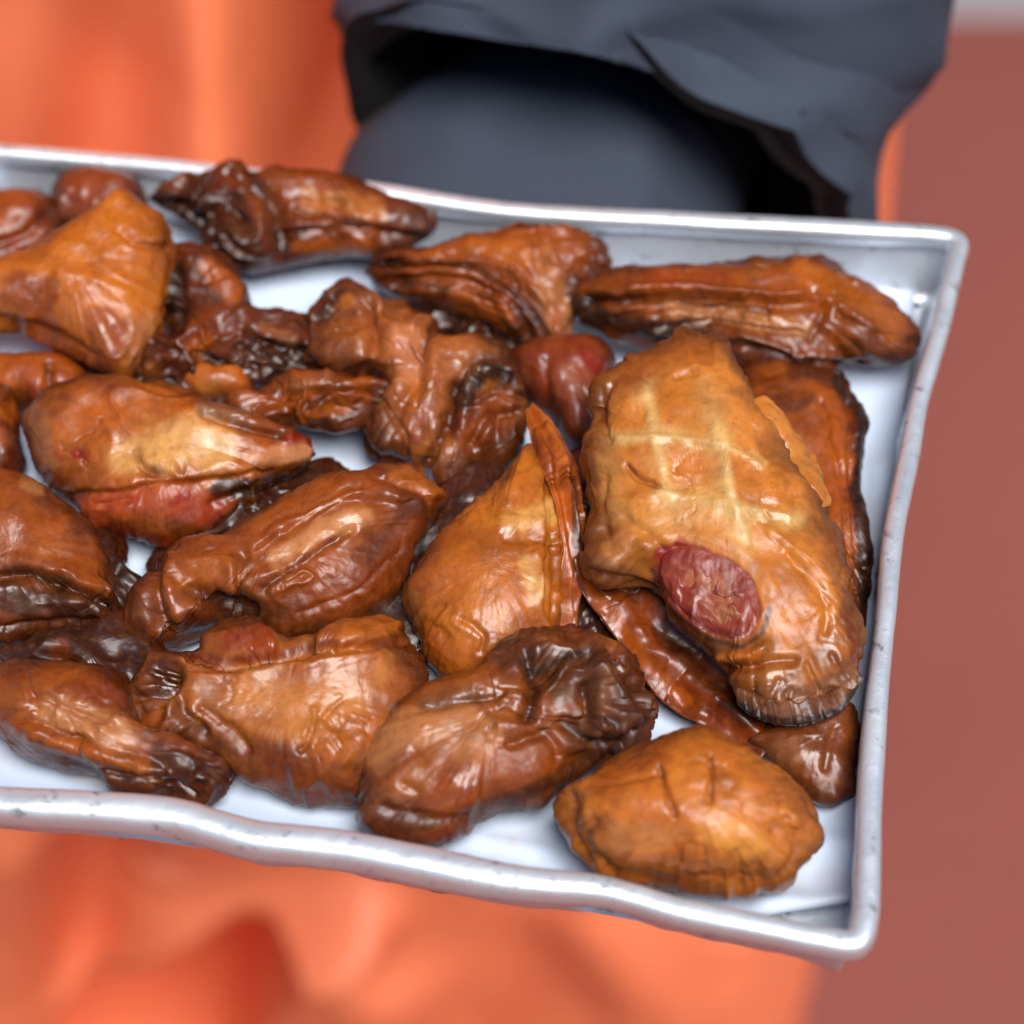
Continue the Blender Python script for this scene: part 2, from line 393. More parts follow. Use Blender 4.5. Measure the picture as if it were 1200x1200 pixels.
def oyster(outline, z, h, b, label, base, second, strokes, tilt=12, roll=0, seed=1, lump=1.0, wr=0.35, wdir=0, center=None, amt=0.5, tone=1.0, group='smoked oysters heaped in the tray', q=2.5, rough=0.032, margin=0.85):
    h = h * 1.25
    px = catmull(outline, 700); c = px.mean(0) if center is None else np.array(center, float)
    th, ro = math.radians(tilt), math.radians(roll)
    n = np.array([math.sin(ro), -math.sin(th) * math.cos(ro), math.cos(th) * math.cos(ro)])
    p0 = on_z([c], z * 0.001)[0]
    W = on_plane(px, p0, n)
    per = np.sum(np.linalg.norm(np.diff(W, axis=0), axis=1))
    Na = int(np.clip(per / 0.00050, 120, 420)); Mt = int(Na * 0.27); Mb = int(Na * 0.09)
    W = on_plane(catmull(outline, Na), p0, n)
    rel = W - p0
    rel = rel * (1 + rough * fbm(W * 150, seed + 2, 4) + 0.5 * rough * fbm(W * 500, seed + 3, 2))[:, None]
    rt = np.sin(np.linspace(0.02, 1, Mt) * np.pi / 2); rb = np.sin(np.linspace(1, 0.02, Mb + 1)[1:] * np.pi / 2)
    r = np.concatenate([rt, rb]); sign = np.concatenate([np.ones(Mt), -np.ones(Mb)])
    prof = np.where(sign > 0, h, -b) * 0.001 * np.sqrt(np.clip(1 - r ** q, 0, 1))
    V = (p0 + rel[:, None, :] * r[None, :, None] + prof[None, :, None] * n).reshape(-1, 3)
    nv = len(r); quads = grid_quads(Na, nv, True)
    N = vert_normals(V, quads)
    if np.mean((N @ n) * np.tile(sign, Na)) < 0: quads = quads[:, ::-1]; N = -N
    P = V - p0
    topw = np.tile(np.where(sign > 0, 1.0, 0.0), Na)
    topw = topw * sstep(-0.25, 0.15, N @ (-FWD))
    # broad lumps, then modelled folds, then wrinkles running along the oyster
    L = fbm(P * 55 + seed * 3.7, seed, 3); V = V + N * (0.0014 * lump * L)[:, None]
    fa, fb = math.cos(math.radians(wdir)), math.sin(math.radians(wdir))
    Pf = np.stack([(P[:, 0] * fa + P[:, 1] * fb) * 32, (-P[:, 0] * fb + P[:, 1] * fa) * 80, P[:, 2] * 70], -1) + 0.6 * np.stack([fbm(P * 60, seed + 91, 2), fbm(P * 60, seed + 92, 2), fbm(P * 60, seed + 93, 2)], -1)
    fm = sstep(-0.1, 0.6, fbm(P * 40, seed + 94, 2)) * (0.02 + wr)
    V = V + N * (0.0011 * fm * (1 - 3.0 * np.abs(vnoise(Pf, seed + 95))))[:, None]
    px1 = project(V)
    V = V + N * apply_strokes(V, N, px1, topw, strokes, seed)[:, None]
    N = vert_normals(V, quads)
    ca, sa = math.cos(math.radians(wdir)), math.sin(math.radians(wdir))
    Pw = np.stack([(P[:, 0] * ca + P[:, 1] * sa) * 55, (-P[:, 0] * sa + P[:, 1] * ca) * 210, P[:, 2] * 200], -1)
    mask = sstep(0.0, 0.8, fbm(P * 60, seed + 77, 3))
    V = V + N * (0.0004 * wr * mask * (ridged(Pw + 0.6 * fbm(P * 120, seed + 8, 2)[:, None], seed + 40, 3)) + 0.00007 * fbm(P * 700, seed + 50, 3))[:, None]
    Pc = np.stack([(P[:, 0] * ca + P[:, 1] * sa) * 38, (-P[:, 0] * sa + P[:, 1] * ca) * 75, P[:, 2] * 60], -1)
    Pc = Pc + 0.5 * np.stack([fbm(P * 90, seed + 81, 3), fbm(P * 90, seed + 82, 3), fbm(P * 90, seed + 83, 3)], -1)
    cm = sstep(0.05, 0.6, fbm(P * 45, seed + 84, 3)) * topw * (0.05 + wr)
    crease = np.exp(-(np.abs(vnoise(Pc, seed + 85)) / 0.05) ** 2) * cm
    V = V - N * (0.0008 * crease)[:, None]
    lo = 0.0022; zz = V[:, 2]; znew = np.where(zz < lo + 0.004, lo + 0.004 * np.exp(np.minimum((zz - lo - 0.004) / 0.004, 0)), zz)
    V = CAM + (V - CAM) * ((znew - CAM[2]) / (zz - CAM[2]))[:, None]
    px2 = project(V)
    C = np.tile(np.array(base) * tone, (len(V), 1))
    m = sstep(-0.15, 0.5, fbm(P * 75, seed + 60, 4)) * amt; C = C + (np.array(second) * tone - C) * m[:, None]
    m = sstep(0.25, 0.75, fbm(P * 150, seed + 63, 4)) * 0.4 * amt; C = C + (np.array(DARK) - C) * m[:, None]
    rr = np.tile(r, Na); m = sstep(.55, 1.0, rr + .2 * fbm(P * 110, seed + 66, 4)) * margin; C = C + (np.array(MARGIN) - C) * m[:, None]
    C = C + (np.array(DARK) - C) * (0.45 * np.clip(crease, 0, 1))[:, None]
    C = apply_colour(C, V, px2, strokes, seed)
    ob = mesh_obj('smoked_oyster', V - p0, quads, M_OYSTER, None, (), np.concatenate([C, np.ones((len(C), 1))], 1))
    ob.location = p0
    # close the two tiny polar holes
    import bmesh
    bm = bmesh.new(); bm.from_mesh(ob.data); bmesh.ops.holes_fill(bm, edges=[e for e in bm.edges if e.is_boundary], sides=0)
    bm.to_mesh(ob.data); bm.free()
    for p in ob.data.polygons: pass
    ob.data.polygons.foreach_set('use_smooth', np.ones(len(ob.data.polygons), bool))
    tag(ob, label, 'oyster', group)
    r_ = Oyster(); r_.ob = ob; r_.p0 = p0; vis = topw > 0.3; r_.sV = V[vis]; r_.spx = px2[vis]; r_.seed = seed
    OYSTERS.append(r_)
    return r_

def flap(o, name, inner, outer, lift_in, lift_out, base, second, strokes=(), thick=0.9, frill=0.0, ffreq=10, nu=140, nv=40, seed=1, bulge=0.0, follow=True, label=None, pleat=0.0, npl=3):
    """a soft sheet of mantle grown out of an oyster between two lines"""
    A, B = catmull(inner, nu, False), catmull(outer, nu, False)
    def place(p, l):
        zz = surf_at(o, p)[:, 2] if follow else np.full(len(p), surf_at(o, [p[len(p) // 2]])[0, 2])
        k = np.ones(13) / 13; zz = np.convolve(np.pad(zz, 6, 'edge'), k, 'valid')
        la = np.interp(np.linspace(0, 1, len(p)), np.linspace(0, 1, len(np.atleast_1d(l))), np.atleast_1d(l))
        zz = np.maximum(zz + la * 0.001, 0.003)
        d = rays(p); return CAM + d * ((zz - CAM[2]) / d[:, 2])[:, None]
    WA, WB = place(A, lift_in), place(B, lift_out)
    v = np.linspace(0, 1, nv); S = WA[:, None] * (1 - v)[None, :, None] + WB[:, None] * v[None, :, None]
    u = np.linspace(0, 1, nu)
    nrm_ = np.cross(WB - WA, np.gradient(WA, axis=0)); nrm_ /= np.linalg.norm(nrm_, axis=1, keepdims=True) + 1e-12
    if np.mean(nrm_ @ -FWD) < 0: nrm_ = -nrm_
    ph = ffreq * 2 * np.pi * u + 2.5 * vnoise(np.stack([u * 6, u * 0, u * 0], -1), seed)
    amp = frill * 0.001 * (v ** 1.5)[None] * np.sin(ph)[:, None] * (0.7 + 0.5 * vnoise(np.stack([u * 9, u * 0 + 3, u * 0], -1), seed + 1))[:, None]
    amp = amp + bulge * 0.001 * np.sin(np.pi * v)[None] + pleat * 0.001 * np.sin(2 * np.pi * npl * v[None] + 1.5 * vnoise(np.stack([u * 5, u * 0, u * 0 + 7], -1), seed + 5)[:, None])
    S = S + nrm_[:, None] * amp[..., None]
    Pf = S.reshape(-1, 3); Nf = np.repeat(nrm_, nv, 0)
    Pf = Pf + Nf * (0.0004 * fbm(Pf * 160, seed + 3, 4) + 0.00045 * ridged(Pf * 190, seed + 4, 2) * np.tile(v, nu))[:, None]
    edge_t = np.sqrt(np.clip(1 - (2 * np.minimum(np.minimum(np.tile(v, nu), 1 - 0.0), 1) - 1) ** 6, 0.02, 1)) * np.repeat(np.sqrt(np.clip(1 - (2 * u - 1) ** 12, 0.02, 1)), nv)
    T1, T2 = Pf + Nf * (thick * 0.0005 * edge_t)[:, None], Pf - Nf * (thick * 0.0005 * edge_t)[:, None]
    n = len(Pf); g = grid_quads(nu, nv)
    e = np.concatenate([np.arange(nv), np.arange(1, nu) * nv + nv - 1, (nu - 1) * nv + np.arange(nv - 2, -1, -1), np.arange(nu - 2, 0, -1) * nv]); e2 = np.roll(e, -1)
    V = np.concatenate([T1, T2]); Q = np.concatenate([g, g[:, ::-1] + n, np.stack([e, e + n, e2 + n, e2], -1)])
    px = project(V); C = np.tile(np.array(base), (len(V), 1))
    m = sstep(-0.2, 0.5, fbm(V * 110, seed + 60, 4)) * 0.7; C = C + (np.array(second) - C) * m[:, None]
    C = apply_colour(C, V, px, strokes, seed)
    f = mesh_obj(name, V - o.p0, Q, M_OYSTER, o.ob, (), np.concatenate([C, np.ones((len(C), 1))], 1))
    if label: f['label'] = label
    return f

# B: two small ones at the back left
oyster([(-30, 245), (15, 234), (52, 238), (68, 262), (70, 290), (40, 318), (0, 330), (-40, 320)], 9, 8, 6, 'small red-brown oyster in the back left corner, cut by the photo edge', BROWN, AMBER,
       [('g', [(-10, 290), (30, 270), (55, 250)], 8, 1.5), ('c', [(20, 290)], 14, RED, .6)], seed=11)
oyster([(60, 240), (70, 212), (102, 203), (140, 210), (172, 226), (165, 262), (110, 285), (65, 275)], 10, 8, 6, 'small dull reddish oyster tucked behind the large golden one at back left', BROWN, lin(150, 80, 60),
       [('k', [(90, 235), (130, 230)], 25, 1.0), ('c', [(100, 222)], 18, PINK, .4)], seed=12)
# D: dark oyster lying on the back rim
oD = oyster([(172, 232), (208, 208), (245, 194), (272, 189), (296, 202), (320, 194), (360, 204), (415, 214), (450, 233), (492, 248), (499, 268), (478, 288), (425, 301), (350, 306), (300, 316), (265, 306), (235, 280), (205, 255)],
       16, 8, 8, 'dark crinkled oyster lying against the back rim, tip pointing right', BROWN, AMBER,
       [('k', [(215, 240), (250, 225), (270, 280)], 34, 2.4, 210), ('c', [(205, 240), (250, 250), (280, 290)], 34, DARK, .85), ('g', [(292, 205), (318, 240), (330, 290)], 12, 3.2, CHAR_SHADE, .6),
        ('g', [(205, 245), (225, 268)], 10, 3, CHAR_SHADE, .9), ('r', [(300, 210), (270, 195)], 10, 1.6), ('s', [(335, 270), (400, 265), (490, 270)], 16, -1.3), ('g', [(345, 245), (390, 262), (450, 268)], 5, 1.5),
        ('g', [(350, 230), (400, 240)], 5, 1), ('k', [(380, 235), (450, 255)], 30, .8, 230), ('c', [(360, 235), (440, 245)], 14, lin(226, 160, 110), .7), ('c', [(375, 220)], 8, PINK, .5), ('c', [(420, 285), (350, 285)], 10, AMBER, .6)],
       seed=13, tone=0.7, wr=.8, tilt=18)
# E: folded oyster behind, layered leaves
oE = oyster([(440, 306), (503, 294), (557, 278), (617, 269), (670, 269), (704, 286), (715, 308), (700, 330), (684, 342), (672, 366), (664, 397), (648, 407), (608, 398), (550, 375), (493, 358), (448, 334)],
       15, 9, 7, 'folded amber oyster with leaf-like layered edges, middle of the back row', AMBER, BROWN,
       [('s', [(445, 312), (500, 308), (560, 312), (600, 335), (640, 375), (655, 402)], 26, 2.2), ('g', [(443, 310), (500, 308), (560, 314), (605, 345), (648, 400)], 5, 2.4, CHAR_SHADE, .75),
        ('s', [(470, 330), (540, 335), (590, 350), (615, 390)], 14, 1.5), ('g', [(475, 332), (540, 338), (592, 356)], 4, 1.0, DARK, .6), ('g', [(465, 322), (540, 326), (585, 342)], 3, .7),
        ('s', [(520, 300), (580, 302), (625, 330), (655, 380)], 9, 1.2), ('r', [(500, 300), (570, 300), (615, 325), (640, 355)], 5, .8),
        ('k', [(640, 285), (690, 305), (660, 350)], 34, .8, 200), ('c', [(640, 300), (650, 350), (655, 385)], 18, lin(222, 160, 120), .6), ('c', [(648, 365), (655, 390)], 10, PINK, .5), ('c', [(540, 345), (590, 372)], 16, AMBER, .7),
        ('c', [(560, 290), (610, 300)], 14, GOLD, .6), ('g', [(625, 275), (640, 330)], 6, .9)], seed=14, tone=0.72, wr=.6, wdir=-20, tilt=16)
# F: long one in the back right corner
oF = oyster([(674, 354), (704, 326), (754, 321), (829, 316), (900, 306), (958, 300), (985, 309), (1025, 337), (1062, 374), (1081, 390), (1080, 416), (1046, 426), (992, 426), (972, 439), (917, 442), (867, 436), (830, 412), (787, 399), (746, 402), (692, 381)],
       15, 10, 8, 'long pleated oyster in the back right corner against the side rim', AMBER, OLIVE,
       [('s', [(690, 345), (760, 345), (830, 345), (900, 350), (955, 352)], 12, -1.6), ('r', [(740, 342), (800, 338), (870, 346), (940, 350)], 5, 1.3), ('g', [(690, 350), (760, 352), (830, 358), (900, 362)], 5, 1.6, DARK, .5),
        ('g', [(720, 372), (780, 362), (840, 366), (900, 372)], 4, 1.1, DARK, .4), ('g', [(760, 385), (820, 378), (890, 384), (940, 392)], 4, 1.1, DARK, .35), ('s', [(770, 392), (850, 396), (905, 405), (950, 418), (1010, 420)], 10, -1.8, DARK, .2),
        ('r', [(800, 395), (880, 402), (940, 414)], 5, 1.2), ('g', [(955, 345), (965, 365), (950, 395)], 6, 1.2), ('g', [(985, 368), (1030, 392), (1075, 402)], 5, 1.3), ('r', [(980, 360), (1020, 382)], 6, .9),
        ('c', [(680, 360), (720, 380), (780, 392)], 16, CHAR_SHADE, .85), ('c', [(790, 365), (850, 372), (940, 378)], 14, lin(214, 160, 130), .7), ('c', [(940, 315), (1000, 340), (1050, 385)], 18, GOLD, .55), ('c', [(760, 328), (860, 325)], 10, RED, .35),
        ('c', [(900, 434), (960, 432)], 9, lin(150, 70, 20), .8), ('k', [(800, 370), (900, 375)], 22, .7, 240)], seed=15, tone=0.72, wr=.9, wdir=-4, tilt=16, center=(880, 370))
# G: slender one along the right wall
oG = oyster([(870, 450), (905, 430), (945, 424), (980, 436), (1004, 465), (1021, 489), (1013, 530), (1010, 565), (1014, 605), (1022, 648), (1019, 690), (1014, 740), (1004, 790), (970, 800), (930, 720), (895, 600)],
       8, 7, 5, 'brown oyster half hidden under the big scored one along the right wall', AMBER, BROWN,
       [('c', [(985, 445), (1015, 490), (1006, 560), (1014, 640), (1016, 700)], 12, CHAR_SHADE, .9), ('g', [(995, 470), (1000, 560), (1005, 660)], 6, 1.2), ('g', [(960, 470), (985, 560), (995, 650)], 5, .9), ('c', [(900, 470), (940, 470)], 18, DARK, .7),
        ('c', [(980, 500), (985, 560)], 14, AMBER, .6), ('k', [(1015, 650), (1015, 720)], 14, 1)], seed=16, tone=0.8, tilt=6, wr=.7, wdir=80)
# I: dark lobe low right
oyster([(868, 866), (900, 842), (960, 820), (1004, 828), (1008, 880), (1004, 930), (965, 944), (925, 922), (885, 895)], 7, 6, 5, 'dark brown rounded oyster below the big scored one at the right rim', lin(140, 80, 40), BROWN,
       [('k', [(930, 880)], 30, .4, 300), ('c', [(925, 885)], 28, lin(176, 128, 108), .6), ('g', [(975, 850), (965, 900)], 6, .7)], seed=17, wr=.7, wdir=30)
# Q: red-brown between
oyster([(598, 425), (612, 414), (650, 405), (685, 406), (714, 420), (712, 460), (705, 500), (680, 530), (640, 500), (610, 460)], 9, 8, 6, 'smooth red-brown oyster wedged between the pink one and the big scored one', lin(150, 66, 28), BROWN,
       [('c', [(690, 415), (700, 430)], 16, RED, .6), ('c', [(665, 450)], 22, lin(176, 110, 90), .3), ('g', [(640, 420), (640, 470)], 6, .8)], seed=18)
# V, W, X, Z: small hidden ones at left
oyster([(-40, 455), (0, 452), (20, 461), (29, 487), (25, 513), (28, 540), (12, 566), (-40, 570)], 10, 8, 6, 'narrow reddish oyster at the left photo edge below the golden one', BROWN, lin(170, 90, 60),
       [('c', [(5, 480)], 12, AMBER, .6), ('c', [(0, 515)], 12, PINK, .5), ('g', [(5, 470), (22, 490)], 4, 1.2), ('k', [(0, 530)], 20, 1)], seed=21, tone=0.8)
oyster([(-30, 430), (20, 414), (67, 424), (104, 440), (110, 470), (70, 490), (30, 485), (-20, 470)], 8, 8, 5, 'orange oyster mostly hidden beneath the large golden one at left', AMBER, BROWN,
       [('g', [(55, 425), (60, 465)], 6, 2, DARK, .5), ('c', [(30, 440)], 20, lin(180, 90, 20), .7), ('c', [(40, 455)], 10, RED, .5)], seed=22)
oyster([(-20, 770), (18, 758), (50, 745), (100, 738), (140, 720), (185, 740), (210, 790), (180, 830), (110, 812), (40, 806)], 8, 6, 5, 'very dark shrivelled oyster in the gap at lower left', DARK, CHAR_SHADE,
       [('k', [(60, 770), (140, 775)], 26, 1.6), ('c', [(70, 765)], 15, BROWN, .5)], seed=23, wr=1)
oyster([(208, 450), (230, 436), (262, 438), (300, 440), (300, 470), (250, 478), (215, 470)], 8, 8, 5, 'small orange oyster glimpsed below the crinkled dark one', AMBER, GOLD,
       [('c', [(245, 455)], 16, PALE, .4)], seed=24)
# dark oysters added low down to give the gaps their shade
for outl, lab, sd in [([(176, 660), (235, 600), (310, 560), (390, 535), (410, 575), (340, 625), (260, 665), (205, 690)], 'added dark oyster shading the gap between the reddish one and the long brown one', 61),
                      ([(410, 745), (440, 690), (500, 600), (560, 545), (590, 570), (560, 650), (520, 760), (470, 790)], 'added dark oyster shading the gap left of the leaf-shaped golden one', 62),
                      ([(655, 545), (690, 520), (705, 600), (700, 690), (770, 790), (720, 830), (650, 790), (645, 640)], 'added charred crinkled oyster shading the gap left of the big scored one', 63),
                      ([(80, 425), (150, 420), (225, 440), (310, 465), (300, 500), (200, 490), (95, 480)], 'added dark oyster shading the gap above the reddish one', 64),
                      ([(330, 400), (390, 390), (440, 410), (450, 450), (400, 480), (340, 470)], 'added dark oyster shading the gap between the crinkled one and the pinkish one', 65),
                      ([(435, 330), (500, 345), (560, 365), (620, 385), (655, 405), (610, 440), (540, 415), (470, 370)], 'added dark oyster shading the gap below the folded one in the back row', 66),
                      ([(60, 595), (130, 625), (150, 640), (140, 668), (170, 690), (150, 730), (110, 720), (70, 650)], 'added dark oyster shading the gap right of the slit one', 67)]:
    oyster(outl, 6.5, 5, 4, lab, DARK, CHAR_SHADE, [('k', [np.mean(outl, 0)], 60, 1.5, 200)], seed=sd, wr=1, tilt=6)
# C: crinkled dark oyster right of the golden one
oC = oyster([(148, 448), (154, 416), (190, 392), (176, 350), (182, 300), (215, 284), (250, 291), (276, 312), (292, 350), (296, 366), (330, 366), (368, 378), (405, 396), (415, 428), (352, 442), (285, 450), (230, 446), (200, 458), (165, 460)],
       13, 8, 7, 'dark crinkled oyster with a curled lobe, right of the large golden one', BROWN, DARK,
       [('k', [(190, 420), (260, 410), (350, 410)], 36, 2.2, 190), ('k', [(240, 330), (270, 360)], 25, 1.0), ('g', [(206, 318), (203, 350), (200, 385)], 11, 5.5, CHAR_SHADE, .9), ('r', [(225, 305), (262, 325), (285, 360)], 16, 1.5),
        ('c', [(250, 320), (270, 345)], 16, AMBER, .7), ('c', [(300, 400), (340, 400), (320, 425)], 18, CHAR_SHADE, .6), ('c', [(180, 435)], 16, TAN, .6), ('c', [(225, 410), (240, 395)], 12, AMBER, .6), ('g', [(180, 405), (240, 420), (300, 435)], 5, 1.8, DARK, .6),
        ('g', [(290, 385), (340, 415), (380, 415)], 6, 2, CHAR_SHADE, .5), ('c', [(310, 380), (340, 392)], 9, lin(180, 130, 110), .6)], seed=25, tone=0.7, wr=1, center=(262, 400), rough=.04)
# A: large golden oyster
oA = oyster([(-50, 345), (0, 312), (34, 298), (84, 270), (127, 241), (145, 224), (163, 232), (188, 256), (203, 280), (208, 295), (198, 322), (190, 367), (184, 395), (160, 425), (143, 446), (110, 429), (67, 411), (20, 395), (-50, 385)],
       21, 11, 8, 'large smooth golden oyster at the left edge of the tray', lin(224, 142, 50), lin(204, 120, 42),
       [('g', [(140, 270), (165, 285), (200, 292)], 6, 1.6, BROWN, .5), ('s', [(190, 270), (196, 310), (188, 370)], 12, 1.0), ('r', [(70, 318), (110, 330), (150, 345)], 7, .5), ('c', [(20, 340), (40, 350)], 24, lin(140, 66, 34), .75),
        ('c', [(110, 375), (130, 400)], 17, lin(170, 96, 80), .7), ('c', [(30, 385), (80, 405), (120, 425)], 14, BROWN, .8), ('g', [(0, 375), (60, 392), (110, 415)], 7, 1.2), ('c', [(165, 385), (155, 415)], 16, lin(196, 140, 104), .7),
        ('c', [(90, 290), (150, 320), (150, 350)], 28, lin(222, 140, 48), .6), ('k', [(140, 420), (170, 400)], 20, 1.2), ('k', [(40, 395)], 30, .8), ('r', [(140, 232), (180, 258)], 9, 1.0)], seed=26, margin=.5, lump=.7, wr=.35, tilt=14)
# P: pinkish oyster in the middle
oP = oyster([(358, 376), (386, 342), (407, 330), (427, 343), (438, 358), (477, 358), (507, 376), (525, 396), (567, 402), (597, 416), (612, 442), (620, 470), (617, 507), (597, 535), (560, 556), (520, 575), (490, 548), (455, 540), (430, 531), (426, 505), (445, 478), (440, 455), (390, 440), (360, 420)],
       14, 9, 8, 'wrinkled pinkish-brown oyster with a dark curled fringe, centre of the tray', lin(200, 128, 78), lin(176, 104, 58),
       [('g', [(432, 355), (440, 395), (425, 440)], 8, 2.2, BROWN, .6), ('k', [(390, 370), (400, 410), (385, 430)], 30, 1.8, 200), ('c', [(375, 375), (395, 345)], 10, DARK, .8), ('c', [(405, 355)], 12, lin(205, 130, 60), .8),
        ('r', [(470, 370), (462, 420), (475, 470)], 13, 1.3), ('g', [(488, 385), (495, 430), (470, 480)], 8, 1.5), ('r', [(510, 400), (500, 460), (480, 500)], 12, 1.0), ('c', [(470, 400), (480, 440)], 18, lin(226, 160, 140), .75), ('c', [(500, 480), (485, 510)], 14, lin(184, 110, 104), .6),
        ('c', [(490, 450), (485, 480)], 9, GOLD, .6), ('c', [(520, 420), (550, 415)], 12, TAN, .5), ('g', [(505, 388), (495, 405)], 5, 1.5, DARK, .5), ('k', [(440, 520), (480, 530)], 22, 1.3), ('c', [(435, 515)], 14, CHAR_SHADE, .5), ('g', [(445, 470), (470, 500), (480, 540)], 5, 1.3),
        ('g', [(535, 450), (530, 490), (500, 540)], 7, 2.4, DARK, .7), ('s', [(533, 500), (538, 455), (560, 428), (590, 428), (606, 450)], 16, 2.0, DARK, .7), ('c', [(545, 490), (548, 455), (570, 435), (598, 445)], 10, CHAR_SHADE, .9), ('g', [(560, 470), (585, 455), (610, 462)], 6, 2.2, CHAR_SHADE, .7), ('g', [(555, 520), (575, 490), (605, 480)], 6, 2.0, DARK, .7), ('r', [(560, 440), (590, 438)], 6, 1.2), ('k', [(570, 480), (590, 510)], 30, 1.6, 210), ('c', [(545, 500), (580, 480)], 24, lin(150, 72, 26), .7), ('c', [(520, 555)], 26, lin(110, 66, 50), .7), ('g', [(450, 365), (470, 380)], 5, 1)],
       seed=27, tone=0.85, wr=.7, wdir=60, center=(500, 455))
# N: twisted narrow strip
oN = oyster([(262, 478), (300, 466), (330, 446), (390, 437), (450, 447), (464, 462), (446, 480), (420, 496), (375, 508), (330, 500), (290, 495)], 17, 6, 5, 'narrow twisted oyster lying across the others near the centre', AMBER, BROWN,
       [('s', [(300, 480), (350, 470), (400, 460), (455, 462)], 12, 1.4), ('k', [(340, 470), (400, 470)], 26, 1.4, 230), ('c', [(350, 455), (380, 448)], 12, lin(170, 120, 100), .6), ('c', [(400, 480), (350, 490)], 10, lin(200, 120, 40), .6), ('c', [(365, 475), (380, 470)], 8, CHAR_SHADE, .6),
        ('g', [(320, 460), (380, 455), (440, 455)], 4, 1.2, DARK, .5), ('c', [(440, 470)], 12, DARK, .5)], seed=28, tone=0.75, wr=1, rough=.035)
# M: reddish oyster
oM = oyster([(28, 500), (32, 485), (45, 470), (83, 456), (133, 449), (200, 459), (253, 472), (317, 496), (360, 512), (370, 530), (362, 552), (333, 569), (293, 592), (250, 619), (200, 643), (150, 636), (100, 612), (78, 588), (36, 556)],
       15, 10, 8, 'reddish glistening oyster with pink flesh and a painted pale highlight, left of centre', lin(202, 120, 48), lin(182, 92, 42),
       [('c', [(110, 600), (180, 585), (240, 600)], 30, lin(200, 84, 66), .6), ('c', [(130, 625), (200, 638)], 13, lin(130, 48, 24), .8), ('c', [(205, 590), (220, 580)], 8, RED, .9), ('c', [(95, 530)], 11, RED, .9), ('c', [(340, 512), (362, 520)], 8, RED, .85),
        ('c', [(150, 530), (220, 515), (260, 525)], 28, lin(255, 214, 165), .9), ('c', [(300, 530), (355, 530)], 14, lin(240, 180, 160), .8), ('c', [(40, 490), (60, 540)], 16, lin(176, 128, 110), .5), ('s', [(95, 575), (160, 570), (230, 560), (300, 550)], 14, -1.0),  # broad pale centre is a highlight painted into the skin colour
        ('g', [(160, 530), (172, 555), (200, 560)], 5, 1.2, BROWN, .5), ('k', [(170, 545), (200, 545)], 22, 1.1, 260), ('g', [(240, 485), (290, 500), (330, 510)], 6, 1.8, DARK, .6), ('r', [(230, 478), (290, 490), (340, 508)], 6, .9), ('c', [(235, 480), (270, 484)], 9, lin(150, 130, 130), .6),
        ('c', [(255, 575), (300, 575), (360, 555)], 14, CHAR_SHADE, .9), ('k', [(290, 575), (350, 558)], 18, 1.6), ('g', [(250, 590), (300, 570)], 6, 1.5), ('c', [(130, 480), (100, 490)], 22, AMBER, .6), ('c', [(185, 548)], 9, lin(150, 110, 110), .6), ('g', [(110, 590), (150, 585)], 4, .8)],
       seed=29, wr=.5, wdir=-12, tilt=14)
# U: left oyster with charred slit
oU = oyster([(-60, 600), (-20, 556), (5, 556), (43, 566), (74, 592), (110, 622), (134, 668), (145, 702), (141, 728), (100, 744), (50, 748), (0, 758), (-60, 750)], 14, 10, 8, 'brown oyster with a charred slit, cut by the left photo edge', AMBER, BROWN,
       [('g', [(-20, 670), (30, 672), (80, 690), (135, 712)], 9, 2.6, CHAR_SHADE, .8), ('c', [(0, 700), (60, 705), (110, 715)], 18, DARK, .85), ('c', [(20, 700), (50, 705)], 12, lin(96, 84, 82), .6), ('s', [(0, 668), (60, 672), (120, 700)], 12, -1.2), ('k', [(60, 690), (110, 705)], 26, 1.2),
        ('c', [(20, 620), (60, 640)], 32, lin(190, 110, 44), .6), ('g', [(0, 735), (60, 730), (120, 728)], 5, 1.2), ('c', [(30, 563), (45, 575)], 10, lin(210, 160, 120), .5), ('k', [(90, 660)], 20, .6)], seed=30, tone=0.7, wr=.6, wdir=-30)
